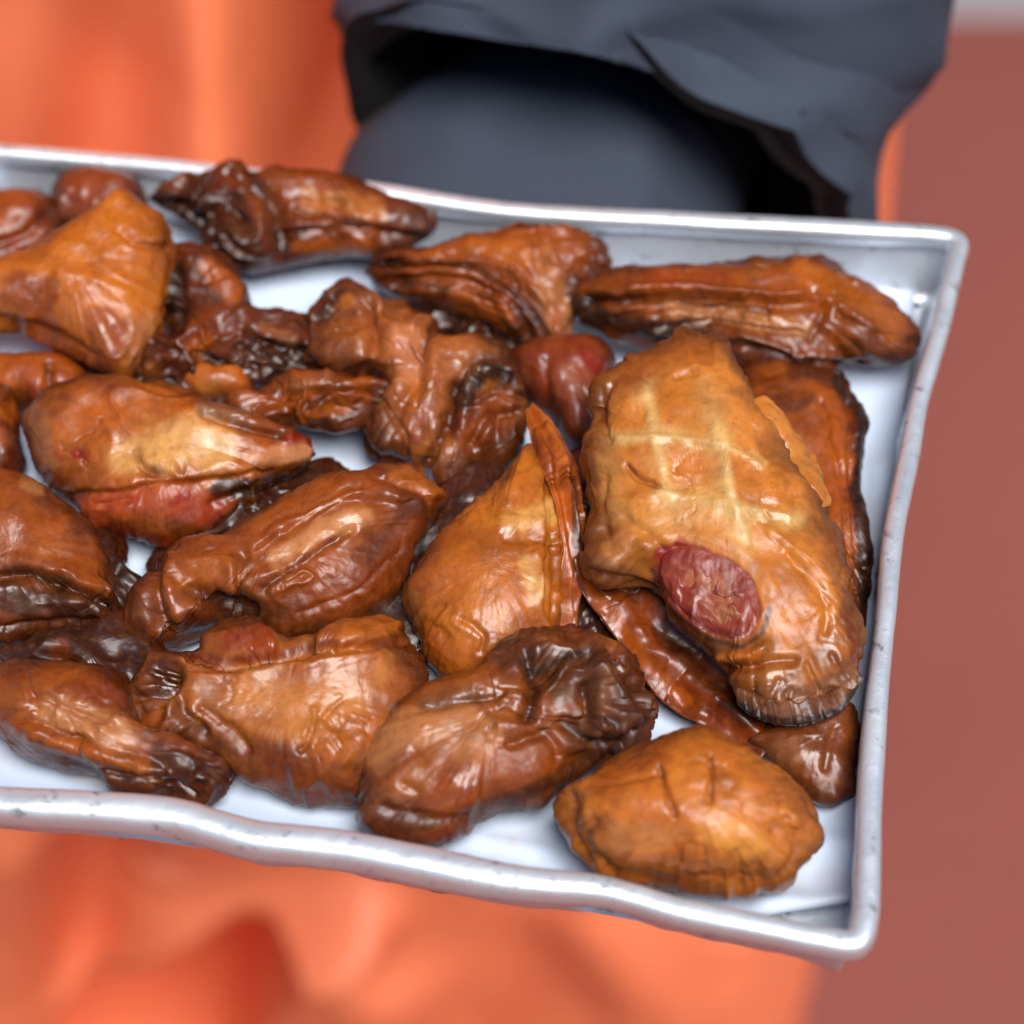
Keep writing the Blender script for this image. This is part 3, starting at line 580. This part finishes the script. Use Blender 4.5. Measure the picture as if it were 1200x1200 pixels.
# L: long brown oyster in the middle
oL = oyster([(143, 742), (147, 718), (163, 690), (187, 660), (207, 643), (253, 639), (283, 617), (320, 602), (367, 573), (400, 557), (440, 549), (467, 545), (495, 550), (517, 572), (521, 590), (497, 637), (462, 697), (433, 724), (370, 750), (333, 748), (290, 735), (253, 735), (220, 752), (187, 770), (165, 774)],
       13, 11, 8, 'long brown oyster with a painted pale sheen and a gathered neck, centre left', lin(198, 112, 42), lin(170, 86, 30),
       [('g', [(225, 690), (245, 700), (290, 722)], 13, 4.0, CHAR_SHADE, .55), ('r', [(205, 655), (200, 690), (205, 720)], 10, 1.8), ('g', [(185, 670), (188, 710), (200, 740)], 7, 1.8), ('r', [(165, 700), (175, 735)], 12, 1.4), ('r', [(220, 660), (265, 660), (265, 690)], 9, 1.4),
        ('k', [(275, 690), (300, 680)], 24, 1.2, 250), ('g', [(285, 650), (275, 680), (285, 710)], 6, 1.2), ('g', [(305, 620), (350, 600), (420, 570)], 5, .9), ('s', [(300, 640), (350, 610), (400, 585), (470, 585)], 14, -.9), ('g', [(440, 560), (490, 575), (505, 590)], 5, 1.1, BROWN, .5),
        ('g', [(310, 690), (360, 655), (410, 620)], 5, 1.0, DARK, .4), ('c', [(330, 660), (380, 620), (430, 600)], 17, lin(232, 178, 150), .75), ('c', [(370, 700), (440, 680), (480, 630)], 24, lin(150, 74, 20), .7), ('c', [(470, 560), (500, 570)], 18, GOLD, .6), ('k', [(330, 690), (370, 670)], 16, .8, 300),  # pale streak is painted sheen, browner lower right flank is painted shade
        ('c', [(165, 710)], 13, lin(160, 110, 90), .5), ('c', [(215, 675), (250, 665)], 16, lin(196, 116, 40), .6), ('c', [(225, 725), (240, 735)], 16, lin(96, 36, 16), .8), ('g', [(350, 720), (420, 690), (470, 640)], 4, .5)], seed=32, tone=0.72, wr=.5, wdir=32, center=(330, 670))
# K: leaf-shaped smooth golden oyster
oK = oyster([(608, 540), (622, 522), (636, 538), (652, 575), (664, 610), (671, 645), (668, 697), (662, 745), (640, 785), (600, 800), (560, 806), (520, 800), (500, 782), (482, 743), (466, 710), (473, 688), (510, 638), (550, 598), (590, 560)],
       14, 11, 8, 'smooth golden leaf-shaped oyster, narrow end up, just left of the big scored one', lin(222, 144, 56), lin(200, 116, 40),
       [('g', [(592, 630), (625, 632), (655, 640)], 7, .9), ('r', [(590, 615), (625, 612), (650, 610)], 9, .6), ('s', [(634, 560), (640, 640), (635, 700), (645, 740)], 10, 1.0), ('r', [(628, 650), (638, 700), (645, 735)], 5, .8), ('g', [(648, 600), (652, 680), (648, 740)], 4, .8),
        ('c', [(600, 610), (640, 605)], 16, lin(255, 216, 160), .7), ('c', [(620, 660), (630, 700)], 14, lin(255, 220, 170), .75), ('c', [(520, 620), (500, 680)], 24, lin(160, 84, 30), .5), ('c', [(480, 700), (485, 720)], 10, lin(200, 150, 110), .5), ('c', [(500, 760), (540, 780)], 26, AMBER, .5),  # pale patches on the right paint highlights, browner left flank paints shade
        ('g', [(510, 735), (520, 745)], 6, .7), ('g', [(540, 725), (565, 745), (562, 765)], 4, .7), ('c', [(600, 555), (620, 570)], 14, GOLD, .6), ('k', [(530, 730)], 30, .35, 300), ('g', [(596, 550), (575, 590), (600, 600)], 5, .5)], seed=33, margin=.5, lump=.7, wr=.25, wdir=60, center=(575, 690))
flap(oK, 'mantle_edge', [(614, 484), (620, 508), (632, 545), (650, 600), (658, 660), (656, 735)], [(624, 476), (656, 508), (674, 548), (681, 600), (679, 660), (668, 742)], [-1, 0, 0, .0, 0, 0], [-2, 0, 1, .6, .2, 0], AMBER, BROWN,
     [('c', [(640, 490), (660, 540)], 5, GOLD, .7), ('c', [(672, 560), (676, 640)], 5, DARK, .8)], thick=1.6, frill=.5, ffreq=2, seed=34, bulge=1.2, nv=40, pleat=.9, npl=2)
# R: lower left-middle
oR = oyster([(150, 842), (148, 808), (160, 785), (182, 768), (227, 762), (248, 742), (275, 730), (303, 731), (328, 750), (352, 748), (380, 748), (402, 731), (440, 719), (468, 727), (480, 748), (495, 762), (508, 795), (500, 850), (470, 900), (425, 946), (370, 943), (300, 927), (262, 905), (215, 885), (170, 868)],
       12, 11, 9, 'plump tan oyster with a gathered dark end, front row left of centre', lin(206, 128, 58), lin(180, 98, 38),
       [('g', [(225, 768), (265, 775), (320, 768), (390, 752)], 7, 2.4, lin(110, 30, 12), .7), ('r', [(245, 750), (300, 740), (325, 755)], 10, 1.4), ('c', [(270, 752), (310, 750)], 14, lin(160, 60, 24), .7), ('s', [(230, 790), (290, 788), (350, 775), (440, 760)], 14, 1.3), ('g', [(395, 755), (440, 752), (475, 752)], 5, 1.6, BROWN, .6),
        ('c', [(410, 735), (460, 730)], 12, GOLD, .75), ('k', [(190, 800), (180, 840)], 26, 1.8, 200), ('g', [(205, 780), (210, 830), (240, 860)], 8, 2.0, DARK, .5), ('g', [(160, 815), (190, 815), (205, 800)], 6, 2, CHAR_SHADE, .6), ('r', [(180, 850), (200, 860)], 14, 1.4), ('g', [(235, 830), (275, 860), (290, 880)], 7, 1.2, BROWN, .5),
        ('c', [(300, 820), (360, 830), (420, 800)], 36, lin(232, 170, 116), .6), ('c', [(240, 805), (255, 830)], 14, lin(184, 132, 112), .6), ('c', [(380, 910), (320, 900)], 26, lin(156, 82, 26), .6), ('g', [(370, 830), (360, 870), (350, 880)], 4, .9), ('g', [(380, 840), (400, 820)], 3, .6), ('k', [(360, 860), (390, 850)], 26, .7, 300),  # broad pale wash over the top is sheen put into the colour
        ('c', [(185, 790), (190, 810)], 14, DARK, .7), ('c', [(290, 785), (330, 780)], 6, lin(220, 170, 130), .6), ('c', [(180, 855)], 16, AMBER, .5)], seed=35, tone=0.9, wr=.5, wdir=20, center=(340, 835))
# S: front middle with charred crinkled end
oS = oyster([(412, 905), (420, 880), (450, 845), (485, 812), (537, 795), (568, 782), (574, 764), (600, 748), (650, 741), (700, 754), (742, 770), (759, 810), (760, 850), (742, 872), (702, 884), (680, 900), (640, 935), (600, 950), (560, 964), (545, 978), (510, 990), (475, 990), (430, 974), (416, 955)],
       14, 11, 10, 'brown oyster with a charred crinkled end, middle of the front row', lin(190, 114, 54), lin(164, 92, 44),
       [('k', [(620, 775), (680, 790), (730, 820), (690, 850)], 44, 3.0, 190), ('c', [(600, 765), (650, 775), (700, 800), (735, 830), (690, 860)], 34, lin(92, 54, 36), .85), ('g', [(618, 770), (625, 810), (620, 840)], 8, 3, CHAR_SHADE, .8), ('g', [(625, 790), (660, 770), (690, 765)], 6, 2.5, CHAR_SHADE, .8), ('g', [(660, 850), (700, 870), (740, 862)], 6, 2, CHAR_SHADE, .7),
        ('g', [(685, 800), (690, 830), (720, 850)], 6, 2, CHAR_SHADE, .6), ('c', [(655, 815)], 12, lin(120, 98, 92), .7), ('c', [(715, 790), (710, 830)], 12, lin(150, 105, 90), .6), ('c', [(500, 820), (560, 820)], 14, lin(120, 92, 84), .55), ('g', [(490, 830), (540, 822), (590, 815)], 5, 1.0, DARK, .4), ('r', [(500, 805), (570, 795), (615, 790)], 10, .8),
        ('c', [(440, 880), (480, 850), (560, 860)], 28, lin(216, 160, 128), .7), ('c', [(580, 900), (640, 890), (520, 930)], 26, lin(176, 92, 28), .65), ('g', [(430, 940), (500, 960), (550, 955)], 6, .8), ('c', [(420, 925), (425, 950)], 14, lin(150, 100, 70), .5), ('g', [(600, 870), (640, 860), (655, 885)], 6, 1.3), ('r', [(590, 855), (620, 850)], 10, 1.2),  # pale wash at upper left is painted sheen
        ('c', [(500, 980), (540, 970)], 12, BROWN, .8), ('k', [(590, 850)], 26, .8, 260), ('g', [(485, 880), (495, 890)], 6, .6), ('g', [(470, 920), (490, 930), (480, 945)], 5, .6), ('c', [(600, 940), (660, 905), (700, 885)], 12, DARK, .7)], seed=36, tone=0.8, wr=.45, wdir=25, center=(580, 860), rough=.03)  # dark band along the lower right paints the shaded flank
# T: bottom left
oT = oyster([(-60, 800), (0, 782), (20, 778), (83, 785), (133, 792), (152, 808), (162, 832), (175, 862), (202, 880), (240, 892), (277, 908), (272, 922), (247, 943), (200, 937), (140, 930), (118, 908), (75, 897), (25, 880), (-10, 855), (-60, 840)],
       11, 9, 8, 'mottled brown oyster with a ragged tail beside the near rim, lower left', lin(190, 108, 42), BROWN,
       [('c', [(60, 830), (110, 850), (140, 870)], 20, lin(222, 168, 140), .75), ('k', [(60, 830), (110, 850)], 34, .8, 260), ('g', [(40, 815), (80, 830), (130, 850)], 5, 1.0, BROWN, .4), ('r', [(40, 865), (100, 880), (170, 900)], 10, 1.6), ('c', [(60, 872), (120, 888), (180, 905)], 10, GOLD, .6), ('s', [(30, 850), (100, 870), (190, 900)], 10, 1.0),
        ('k', [(200, 900), (250, 915)], 34, 2.4, 210), ('c', [(190, 890), (230, 900), (260, 920)], 20, DARK, .8), ('g', [(120, 905), (170, 915), (230, 930)], 5, 1.5, CHAR_SHADE, .7), ('c', [(100, 805), (130, 815)], 16, lin(140, 60, 30), .6), ('g', [(30, 790), (40, 830)], 5, .8), ('c', [(15, 820)], 16, TAN, .4)], seed=37, tone=0.75, wr=.8, wdir=-25, center=(85, 850), rough=.03)
# J: oval at the near right
oJ = oyster([(654, 930), (650, 966), (666, 996), (716, 1033), (787, 1047), (849, 1057), (887, 1051), (920, 1046), (934, 1020), (950, 1000), (962, 985), (954, 957), (945, 932), (887, 890), (828, 865), (787, 863), (745, 877), (682, 911)],
       15, 14, 12, 'plump oval golden oyster at the near right corner with two cracks', lin(234, 154, 62), lin(210, 124, 44),
       [('g', [(833, 888), (835, 912), (834, 940)], 3.5, 1.0, lin(110, 50, 16), .6), ('g', [(772, 900), (780, 925), (792, 955)], 4, 1.1, lin(110, 50, 16), .6), ('g', [(700, 960), (690, 985), (720, 1025)], 6, 1.1), ('r', [(690, 950), (700, 1000)], 8, .8), ('g', [(670, 935), (672, 970), (690, 1010)], 5, 1.0), ('g', [(720, 1022), (780, 1030), (840, 1024), (900, 1032)], 5, .4, BROWN, .5), ('r', [(700, 950), (760, 940), (850, 975)], 20, .8), ('c', [(730, 980), (790, 985)], 24, lin(230, 172, 130), .6), ('c', [(840, 970), (880, 990)], 26, lin(252, 194, 110), .65), ('c', [(700, 915), (760, 890)], 16, lin(166, 86, 26), .6), ('c', [(660, 930), (680, 925)], 12, TAN, .5),  # bright yellow patch right of centre is a painted highlight
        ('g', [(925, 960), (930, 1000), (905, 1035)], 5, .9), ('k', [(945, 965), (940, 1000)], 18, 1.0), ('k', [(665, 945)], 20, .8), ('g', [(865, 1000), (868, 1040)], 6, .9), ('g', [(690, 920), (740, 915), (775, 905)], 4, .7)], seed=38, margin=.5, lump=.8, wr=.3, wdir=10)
# H: the big scored one on top
oH = oyster([(817, 396), (787, 400), (733, 425), (703, 443), (693, 472), (698, 494), (682, 527), (687, 563), (692, 600), (690, 640), (686, 670), (712, 684), (755, 690), (772, 705), (792, 735), (845, 775), (868, 812), (900, 828), (950, 832), (990, 815), (1006, 788), (1008, 740), (996, 700), (985, 655), (978, 622), (960, 580), (925, 530), (900, 490), (879, 455), (858, 405), (838, 396)],
       27, 8.5, 9, 'biggest oyster, golden with pale score lines and a pink muscle patch, on top at right', lin(238, 164, 82), lin(218, 138, 58),
       [('r', [(757, 460), (770, 520), (785, 590)], 9, .5), ('r', [(830, 455), (848, 520), (856, 580), (872, 625)], 10, .6), ('r', [(725, 512), (790, 514), (850, 522), (890, 545)], 5, .6), ('r', [(710, 590), (790, 580), (870, 595), (925, 605)], 6, .6),
        ('l', [(757, 455), (770, 520), (787, 595)], 8, lin(255, 236, 196), .95), ('l', [(828, 445), (848, 520), (856, 580), (876, 635)], 10, lin(255, 240, 205), 1.0), ('l', [(722, 512), (790, 512), (850, 522), (885, 540)], 8.5, lin(255, 236, 196), .9), ('l', [(780, 578), (860, 595), (935, 610)], 10, lin(255, 236, 196), .8),
        ('c', [(880, 530), (890, 545)], 6, lin(245, 200, 150), .8), ('c', [(720, 540), (725, 590), (760, 610), (850, 615)], 22, lin(240, 190, 130), .6), ('c', [(740, 620), (720, 650)], 16, lin(220, 160, 110), .5), ('g', [(738, 545), (752, 560), (768, 570)], 4, 1.3, lin(150, 80, 50), .7), ('g', [(790, 445), (815, 435)], 4, .8, BROWN, .4),
        ('g', [(716, 450), (706, 480), (712, 515)], 5, 1.1, BROWN, .4), ('g', [(704, 455), (700, 490)], 4, .9), ('g', [(708, 560), (704, 600), (716, 640)], 7, .9), ('r', [(692, 530), (700, 560)], 8, .9), ('g', [(730, 605), (760, 625), (775, 640)], 6, .9),
        ('c', [(890, 640), (960, 700), (975, 740)], 24, lin(226, 150, 60), .5), ('g', [(925, 650), (960, 690), (970, 740)], 6, .9), ('r', [(905, 625), (955, 660), (985, 700)], 7, .6),
        ('f', [(765, 645), (790, 633), (825, 640), (862, 655), (890, 680), (898, 715), (890, 742), (868, 755), (835, 748), (800, 725), (775, 700), (762, 670)], lin(164, 84, 80), .95, -.5), ('c', [(772, 650), (785, 650), (800, 640)], 9, RED, .9), ('c', [(880, 685)], 7, RED, .8), ('k', [(850, 710)], 34, .5, 500), ('c', [(850, 720), (870, 735)], 16, lin(196, 140, 132), .7), ('c', [(810, 680), (830, 690)], 10, lin(200, 130, 118), .6), ('c', [(800, 660), (820, 655)], 7, RED, .7), ('c', [(790, 690), (815, 715)], 6, lin(110, 40, 36), .7),
        ('r', [(758, 640), (790, 626), (840, 634), (885, 662), (905, 700)], 9, .5), ('c', [(800, 630), (860, 640), (905, 690)], 9, lin(232, 180, 130), .3), ('c', [(765, 660), (780, 700), (820, 740)], 7, RED, .45), ('c', [(764, 668), (778, 704), (802, 730), (838, 752), (870, 758), (894, 742), (902, 712)], 4, DARK, .8), ('g', [(690, 668), (730, 680), (765, 688)], 6, 1.2, DARK, .5), ('c', [(700, 660), (740, 672)], 10, lin(160, 120, 100), .5),
        ('c', [(780, 720), (820, 755), (850, 775)], 14, DARK, .7), ('r', [(843, 770), (870, 766), (895, 760)], 7, 1.6), ('c', [(845, 770), (890, 764)], 8, GOLD, .8), ('g', [(850, 785), (900, 778), (930, 775)], 6, 1.5, BROWN, .6),
        ('c', [(880, 820), (940, 815), (990, 800)], 20, lin(140, 98, 84), .8), ('g', [(945, 780), (960, 810)], 4, 1.3), ('k', [(890, 820), (950, 825), (995, 800)], 20, 1.3, 330), ('g', [(915, 800), (905, 830)], 4, .8), ('g', [(978, 770), (990, 800)], 4, .8), ('c', [(1000, 720), (1003, 770)], 9, lin(130, 56, 22), .7),
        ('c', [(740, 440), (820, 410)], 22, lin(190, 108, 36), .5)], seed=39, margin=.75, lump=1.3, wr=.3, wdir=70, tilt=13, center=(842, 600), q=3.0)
flap(oH, 'mantle_fringe', [(862, 800), (888, 814), (930, 818), (975, 808), (1002, 780)], [(864, 826), (888, 842), (938, 850), (986, 832), (1012, 796)], -.9, .2, lin(150, 104, 86), lin(100, 62, 48), [('c', [(864, 830), (890, 843), (938, 851), (986, 834), (1012, 798)], 9, CHAR_SHADE, .95)], frill=.22, ffreq=9, seed=41, thick=1.3, nv=24, nu=220, label='charred ruffled fringe at the near end')
flap(oH, 'mantle_strip', [(700, 640), (730, 668), (790, 700), (840, 750), (885, 800), (920, 845)], [(674, 652), (682, 694), (724, 750), (776, 822), (838, 860), (890, 895)], [-7, -9, -12, -13, -11, -9], [-4, -6, -9, -11, -9, -7], BROWN, DARK,
     [('c', [(680, 665), (700, 705), (760, 780), (800, 820)], 9, AMBER, .6), ('c', [(770, 740), (830, 800), (870, 840)], 10, CHAR_SHADE, .6)], thick=2.0, frill=.5, ffreq=2, seed=42, bulge=1.2, pleat=.9, npl=2, label='dark brown strip hanging along the left side')
flap(oH, 'side_flap', [(880, 470), (905, 510), (935, 555), (962, 595)], [(893, 468), (928, 505), (956, 548), (970, 598)], [-1.2, -1.5, -1.5, -1.2], [-2.5, -3, -3, -2.5], lin(236, 164, 88), AMBER, [('c', [(900, 500), (940, 550)], 9, lin(232, 176, 110), .6)], thick=2.4, frill=.1, ffreq=1, seed=43, bulge=1.0, nv=24)

flap(oH, 'muscle_scar', [(772, 662), (782, 646), (812, 640), (848, 650), (880, 674), (890, 700)], [(776, 676), (792, 708), (818, 732), (848, 746), (876, 742), (890, 716)], -.15, -.15, lin(164, 74, 72), lin(196, 118, 110),
     [('c', [(776, 655), (800, 646), (830, 648)], 7, RED, .7), ('c', [(790, 700), (830, 738), (870, 742)], 6, lin(120, 40, 36), .7), ('c', [(840, 690), (860, 712)], 14, lin(214, 150, 140), .6)], thick=1.0, frill=.25, ffreq=5, seed=44, bulge=.35, nv=50, label='pinkish red muscle scar, mottled and slightly torn')

# ------------------------------------------------------------------ the person behind the tray
person = tag(empty('person', (0.0, 0.33, GZ)), 'person in an orange apron and dark blue-grey jacket standing behind the tray', 'person')
PO = np.array([0.0, 0.33, GZ])
def loft(name, rings_, mat, closed_ends=True):
    nr, k = len(rings_), len(rings_[0]); V = np.stack(rings_).reshape(-1, 3)
    g = grid_quads(k, nr, True)            # index i*nv+j needs transposed storage
    V = np.stack(rings_, 1).reshape(-1, 3)
    tr = []
    if closed_ends:
        V = np.concatenate([V, [rings_[0].mean(0)], [rings_[-1].mean(0)]]); n = k * nr
        for i in range(k):
            tr += [(i * nr, ((i + 1) % k) * nr, n), (((i + 1) % k) * nr + nr - 1, i * nr + nr - 1, n + 1)]
    return mesh_obj(name, V - PO, g, mat, person, tr)
# body: hips, waist and chest as one surface, two legs
th = np.linspace(0, 2 * np.pi, 72, endpoint=False)
body = []
for z, cx, cy, rx, ry in [(-0.36, -.02, .51, .155, .10), (-0.25, -.02, .51, .165, .11), (-0.1, -.02, .51, .155, .11), (0.05, -.02, .51, .145, .105), (0.2, -.02, .51, .16, .11), (0.36, -.02, .51, .185, .115), (0.45, -.02, .51, .19, .10), (0.5, -.02, .51, .12, .07)]:
    body.append(np.stack([cx + rx * np.cos(th), cy + ry * np.sin(th), np.full(72, z)], -1))
loft('body', body, M_JACKET)
for sx in (-1, 1):
    leg = []
    for z, r in [(-0.30, .088), (-0.42, .085), (-0.55, .068), (-0.68, .062), (-0.85, .055), (-1.0, .050)]:
        leg.append(np.stack([-.02 + sx * .085 + r * np.cos(th), .52 + 1.1 * r * np.sin(th), np.full(72, z)], -1))
    loft('trouser_leg', leg, M_TROUSER)
    shoe = []
    for y, rw, hz in [(.43, .025, .05), (.40, .036, .07), (.34, .040, .085), (.26, .042, .06), (.19, .040, .045), (.165, .024, .03)]:
        t2 = np.linspace(0, 2 * np.pi, 32, endpoint=False)
        shoe.append(np.stack([-.02 + sx * .085 + rw * np.cos(t2), np.full(32, y + .175), GZ + np.maximum(hz * (0.5 + 0.5 * np.sin(t2) * 1.0), 0.002)], -1))
    loft('shoe', shoe, M_LINING)
# apron: a sheet wrapped round the front, hanging in folds
NU, NV = 280, 320
zt, zb = 0.22, -0.93
u = np.linspace(0, 1, NU)[:, None]; v = np.linspace(0, 1, NV)[None]
zz = zt + (zb - zt) * v + 0 * u
xr = np.interp(zz, [-0.93, -0.6, -0.1, 0.22], [.158, .147, .128, .12]); xl = -0.46 + 0 * zz
xx = xl + (xr - xl) * u
mid = (xl + xr) / 2; half = (xr - xl) / 2; s = (xx - mid) / half
yy = 0.205 + 0.055 * np.clip((xx - xr + .07) / .07, 0, 1) ** 2 + 0.06 * np.clip((-.25 - xx) / .2, 0, 1) ** 2
A = np.stack([xx, yy, zz], -1).reshape(-1, 3)
def apx(pts, y=0.205): return on_y(pts, y)[:, [0, 2]]
q2 = A[:, [0, 2]]; f = np.zeros(len(A))
for pts, wd, d in [([(250, -60), (255, 90), (250, 220)], .024, -.030), ([(40, -60), (30, 120), (20, 200)], .022, -.012), ([(190, -60), (150, 80), (115, 200)], .02, .014), ([(400, -60), (415, 100), (440, 210)], .022, .062),
                   ([(490, -80), (500, 60), (540, 220)], .05, .05), ([(900, 1100), (905, 1250)], .030, -.014), ([(700, 1080), (780, 1160), (800, 1260)], .03, -.012), ([(620, 1060), (560, 1230)], .025, .012)]:
    d_, _ = poly_dist(q2, apx(pts)); f += d * np.exp(-(d_ / wd) ** 2)
# lower diagonal folds gathered to the left
for pts, wd, d in [([(420, 1020), (300, 1045), (180, 1070)], .016, .008), ([(400, 1080), (250, 1110), (100, 1200)], .02, -.02), ([(430, 1060), (330, 1080), (200, 1140), (120, 1200)], .012, -.022), ([(440, 1150), (420, 1250)], .03, -.018), ([(110, 1010), (90, 1200)], .02, .03), ([(20, 1000), (10, 1230)], .025, -.012)]:
    d_, _ = poly_dist(q2, apx(pts)); f += d * np.exp(-(d_ / wd) ** 2)
for poly, d in [([(-40, 1290), (70, 1180), (180, 1095), (290, 1045), (350, 1045), (375, 1070), (365, 1120), (320, 1190), (250, 1290)], .12), ([(150, 1010), (240, 985), (330, 965), (440, 955), (400, 990), (300, 1012), (200, 1035)], .06)]:
    P2 = catmull(apx(poly, .215), 60); d_, _ = poly_dist(q2, np.concatenate([P2, P2[:1]])); f += d * np.where(inside(q2, P2), sstep(0, .011, d_), 0)
f += .004 * fbm(A * np.array([14, 14, 5]), 90, 3)
A[:, 1] += f
back = A + np.array([0, .0012, 0]); n = len(A); g = grid_quads(NU, NV)
e = np.concatenate([np.arange(NV), np.arange(1, NU) * NV + NV - 1, (NU - 1) * NV + np.arange(NV - 2, -1, -1), np.arange(NU - 2, 0, -1) * NV]); e2 = np.roll(e, -1)
mesh_obj('apron', np.concatenate([A, back]) - PO, np.concatenate([g, g[:, ::-1] + n, np.stack([e, e + n, e2 + n, e2], -1)]), M_APRON, person)
# arm: wide jacket sleeve with an open cuff, the inner sleeve coming out of it and under the tray
def tube(name, path, radii, mat, k=96, seed=0, wr=0.0, inner=None, squash=1.0, n=160):
    P = catmull(path, n, False); R_ = np.interp(np.linspace(0, 1, n), np.linspace(0, 1, len(radii)), radii)
    T = np.gradient(P, axis=0); T /= np.linalg.norm(T, axis=1, keepdims=True)
    S = np.cross(T, [0, 0, 1.0]); S /= np.linalg.norm(S, axis=1, keepdims=True); B = np.cross(S, T)
    a = np.linspace(0, 2 * np.pi, k, endpoint=False)
    def shell(extra):
        r = []
        for i in range(n):
            ring = P[i] + (R_[i] + extra) * (np.cos(a)[:, None] * S[i] + squash * np.sin(a)[:, None] * B[i])
            dirn = ring - P[i]
            ring = ring + dirn * (wr * (fbm(ring * 20, seed, 2) + .9 * ridged(ring * np.array([15, 24, 24]), seed + 1, 1) + .3 * ridged(ring * np.array([26, 44, 44]), seed + 2, 1) - .5))[:, None]
            r.append(ring)
        return r
    return shell, P
sh, _ = tube('sleeve', [(.024, .142, -.030), (.032, .165, -.022), (.042, .19, .012), (.078, .205, .065), (.15, .235, .13), (.19, .33, .33)], [.071, .071, .066, .050, .054, .075], M_JACKET, seed=53, wr=.125)
outer, innr = sh(0), sh(-.008)
nr = len(outer); V = np.concatenate([np.stack(outer, 1).reshape(-1, 3), np.stack(innr, 1).reshape(-1, 3)])
g = grid_quads(96, nr, True); n = 96 * nr; i = np.arange(96); i2 = (i + 1) % 96
jk = mesh_obj('jacket_sleeve', V[:n] - PO, g, M_JACKET, person)
mesh_obj('sleeve_lining', V - PO, np.concatenate([(g[:, ::-1] + n)[(g[:, 0] % nr) < 12], np.stack([i * nr, i * nr + n, i2 * nr + n, i2 * nr], -1)]), M_LINING, person,
         [(a_ * nr + 12 + n, ((a_ + 1) % 96) * nr + 12 + n, 12 + n) for a_ in range(1, 95)])  # black disc closes the sleeve, standing in for the shade inside
sh, _ = tube('arm', [(-.004, .045, -.066), (-.004, .07, -.064), (-.002, .10, -.064), (.004, .13, -.052), (.014, .155, -.052), (.024, .18, -.054), (.034, .20, -.056)], [.034, .042, .052, .058, .057, .052, .044], M_JACKET, seed=55, wr=.05, squash=.82)
loft('inner_sleeve', sh(0), M_JACKET)
# hand spread flat under the tray, fingers apart
def hand():
    me = bpy.data.meshes.new('hand'); vs, es, rs = [], [], []
    def chain(start, pts, rad_):
        prev = start
        for p, r in zip(pts, rad_):
            vs.append(p); rs.append(r); k = len(vs) - 1
            if prev is not None: es.append((prev, k))
            prev = k
        return prev
    wst = chain(None, [(.03, -.025, -.055), (.028, -.055, -.040), (.026, -.08, -.026)], [.024, .026, .022])
    for j, (dx, ln) in enumerate([(-.030, .062), (-.010, .074), (.010, .070), (.030, .054)]):
        x = .026 + dx
        chain(wst, [(x, -.105, -.0215), (x + dx * .15, -.105 - ln * .45, -.013), (x + dx * .25, -.105 - ln * .75, -.0125), (x + dx * .3, -.105 - ln, -.0125)], [.0105, .0092, .0085, .0072])
    chain(1, [(-.012, -.06, -.028), (-.034, -.078, -.016), (-.048, -.098, -.0135)], [.013, .0105, .009])
    me.from_pydata([tuple(np.array(p) + (-.028, .085, 0) - PO) for p in vs], es, [])
    o = bpy.data.objects.new('hand', me); COL.objects.link(o)
    sk = o.modifiers.new('skin', 'SKIN'); sk.use_smooth_shade = True
    for d_, r in zip(me.skin_vertices[0].data, rs): d_.radius = (r, r)
    me.skin_vertices[0].data[0].use_root = True
    sb = o.modifiers.new('sub', 'SUBSURF'); sb.levels = 2; sb.render_levels = 2
    dg = bpy.context.evaluated_depsgraph_get(); nm = bpy.data.meshes.new_from_object(o.evaluated_get(dg))
    bpy.data.objects.remove(o)
    nm.materials.clear(); nm.materials.append(M_SKIN)
    h = bpy.data.objects.new('hand', nm); COL.objects.link(h); h.parent = person
hand()
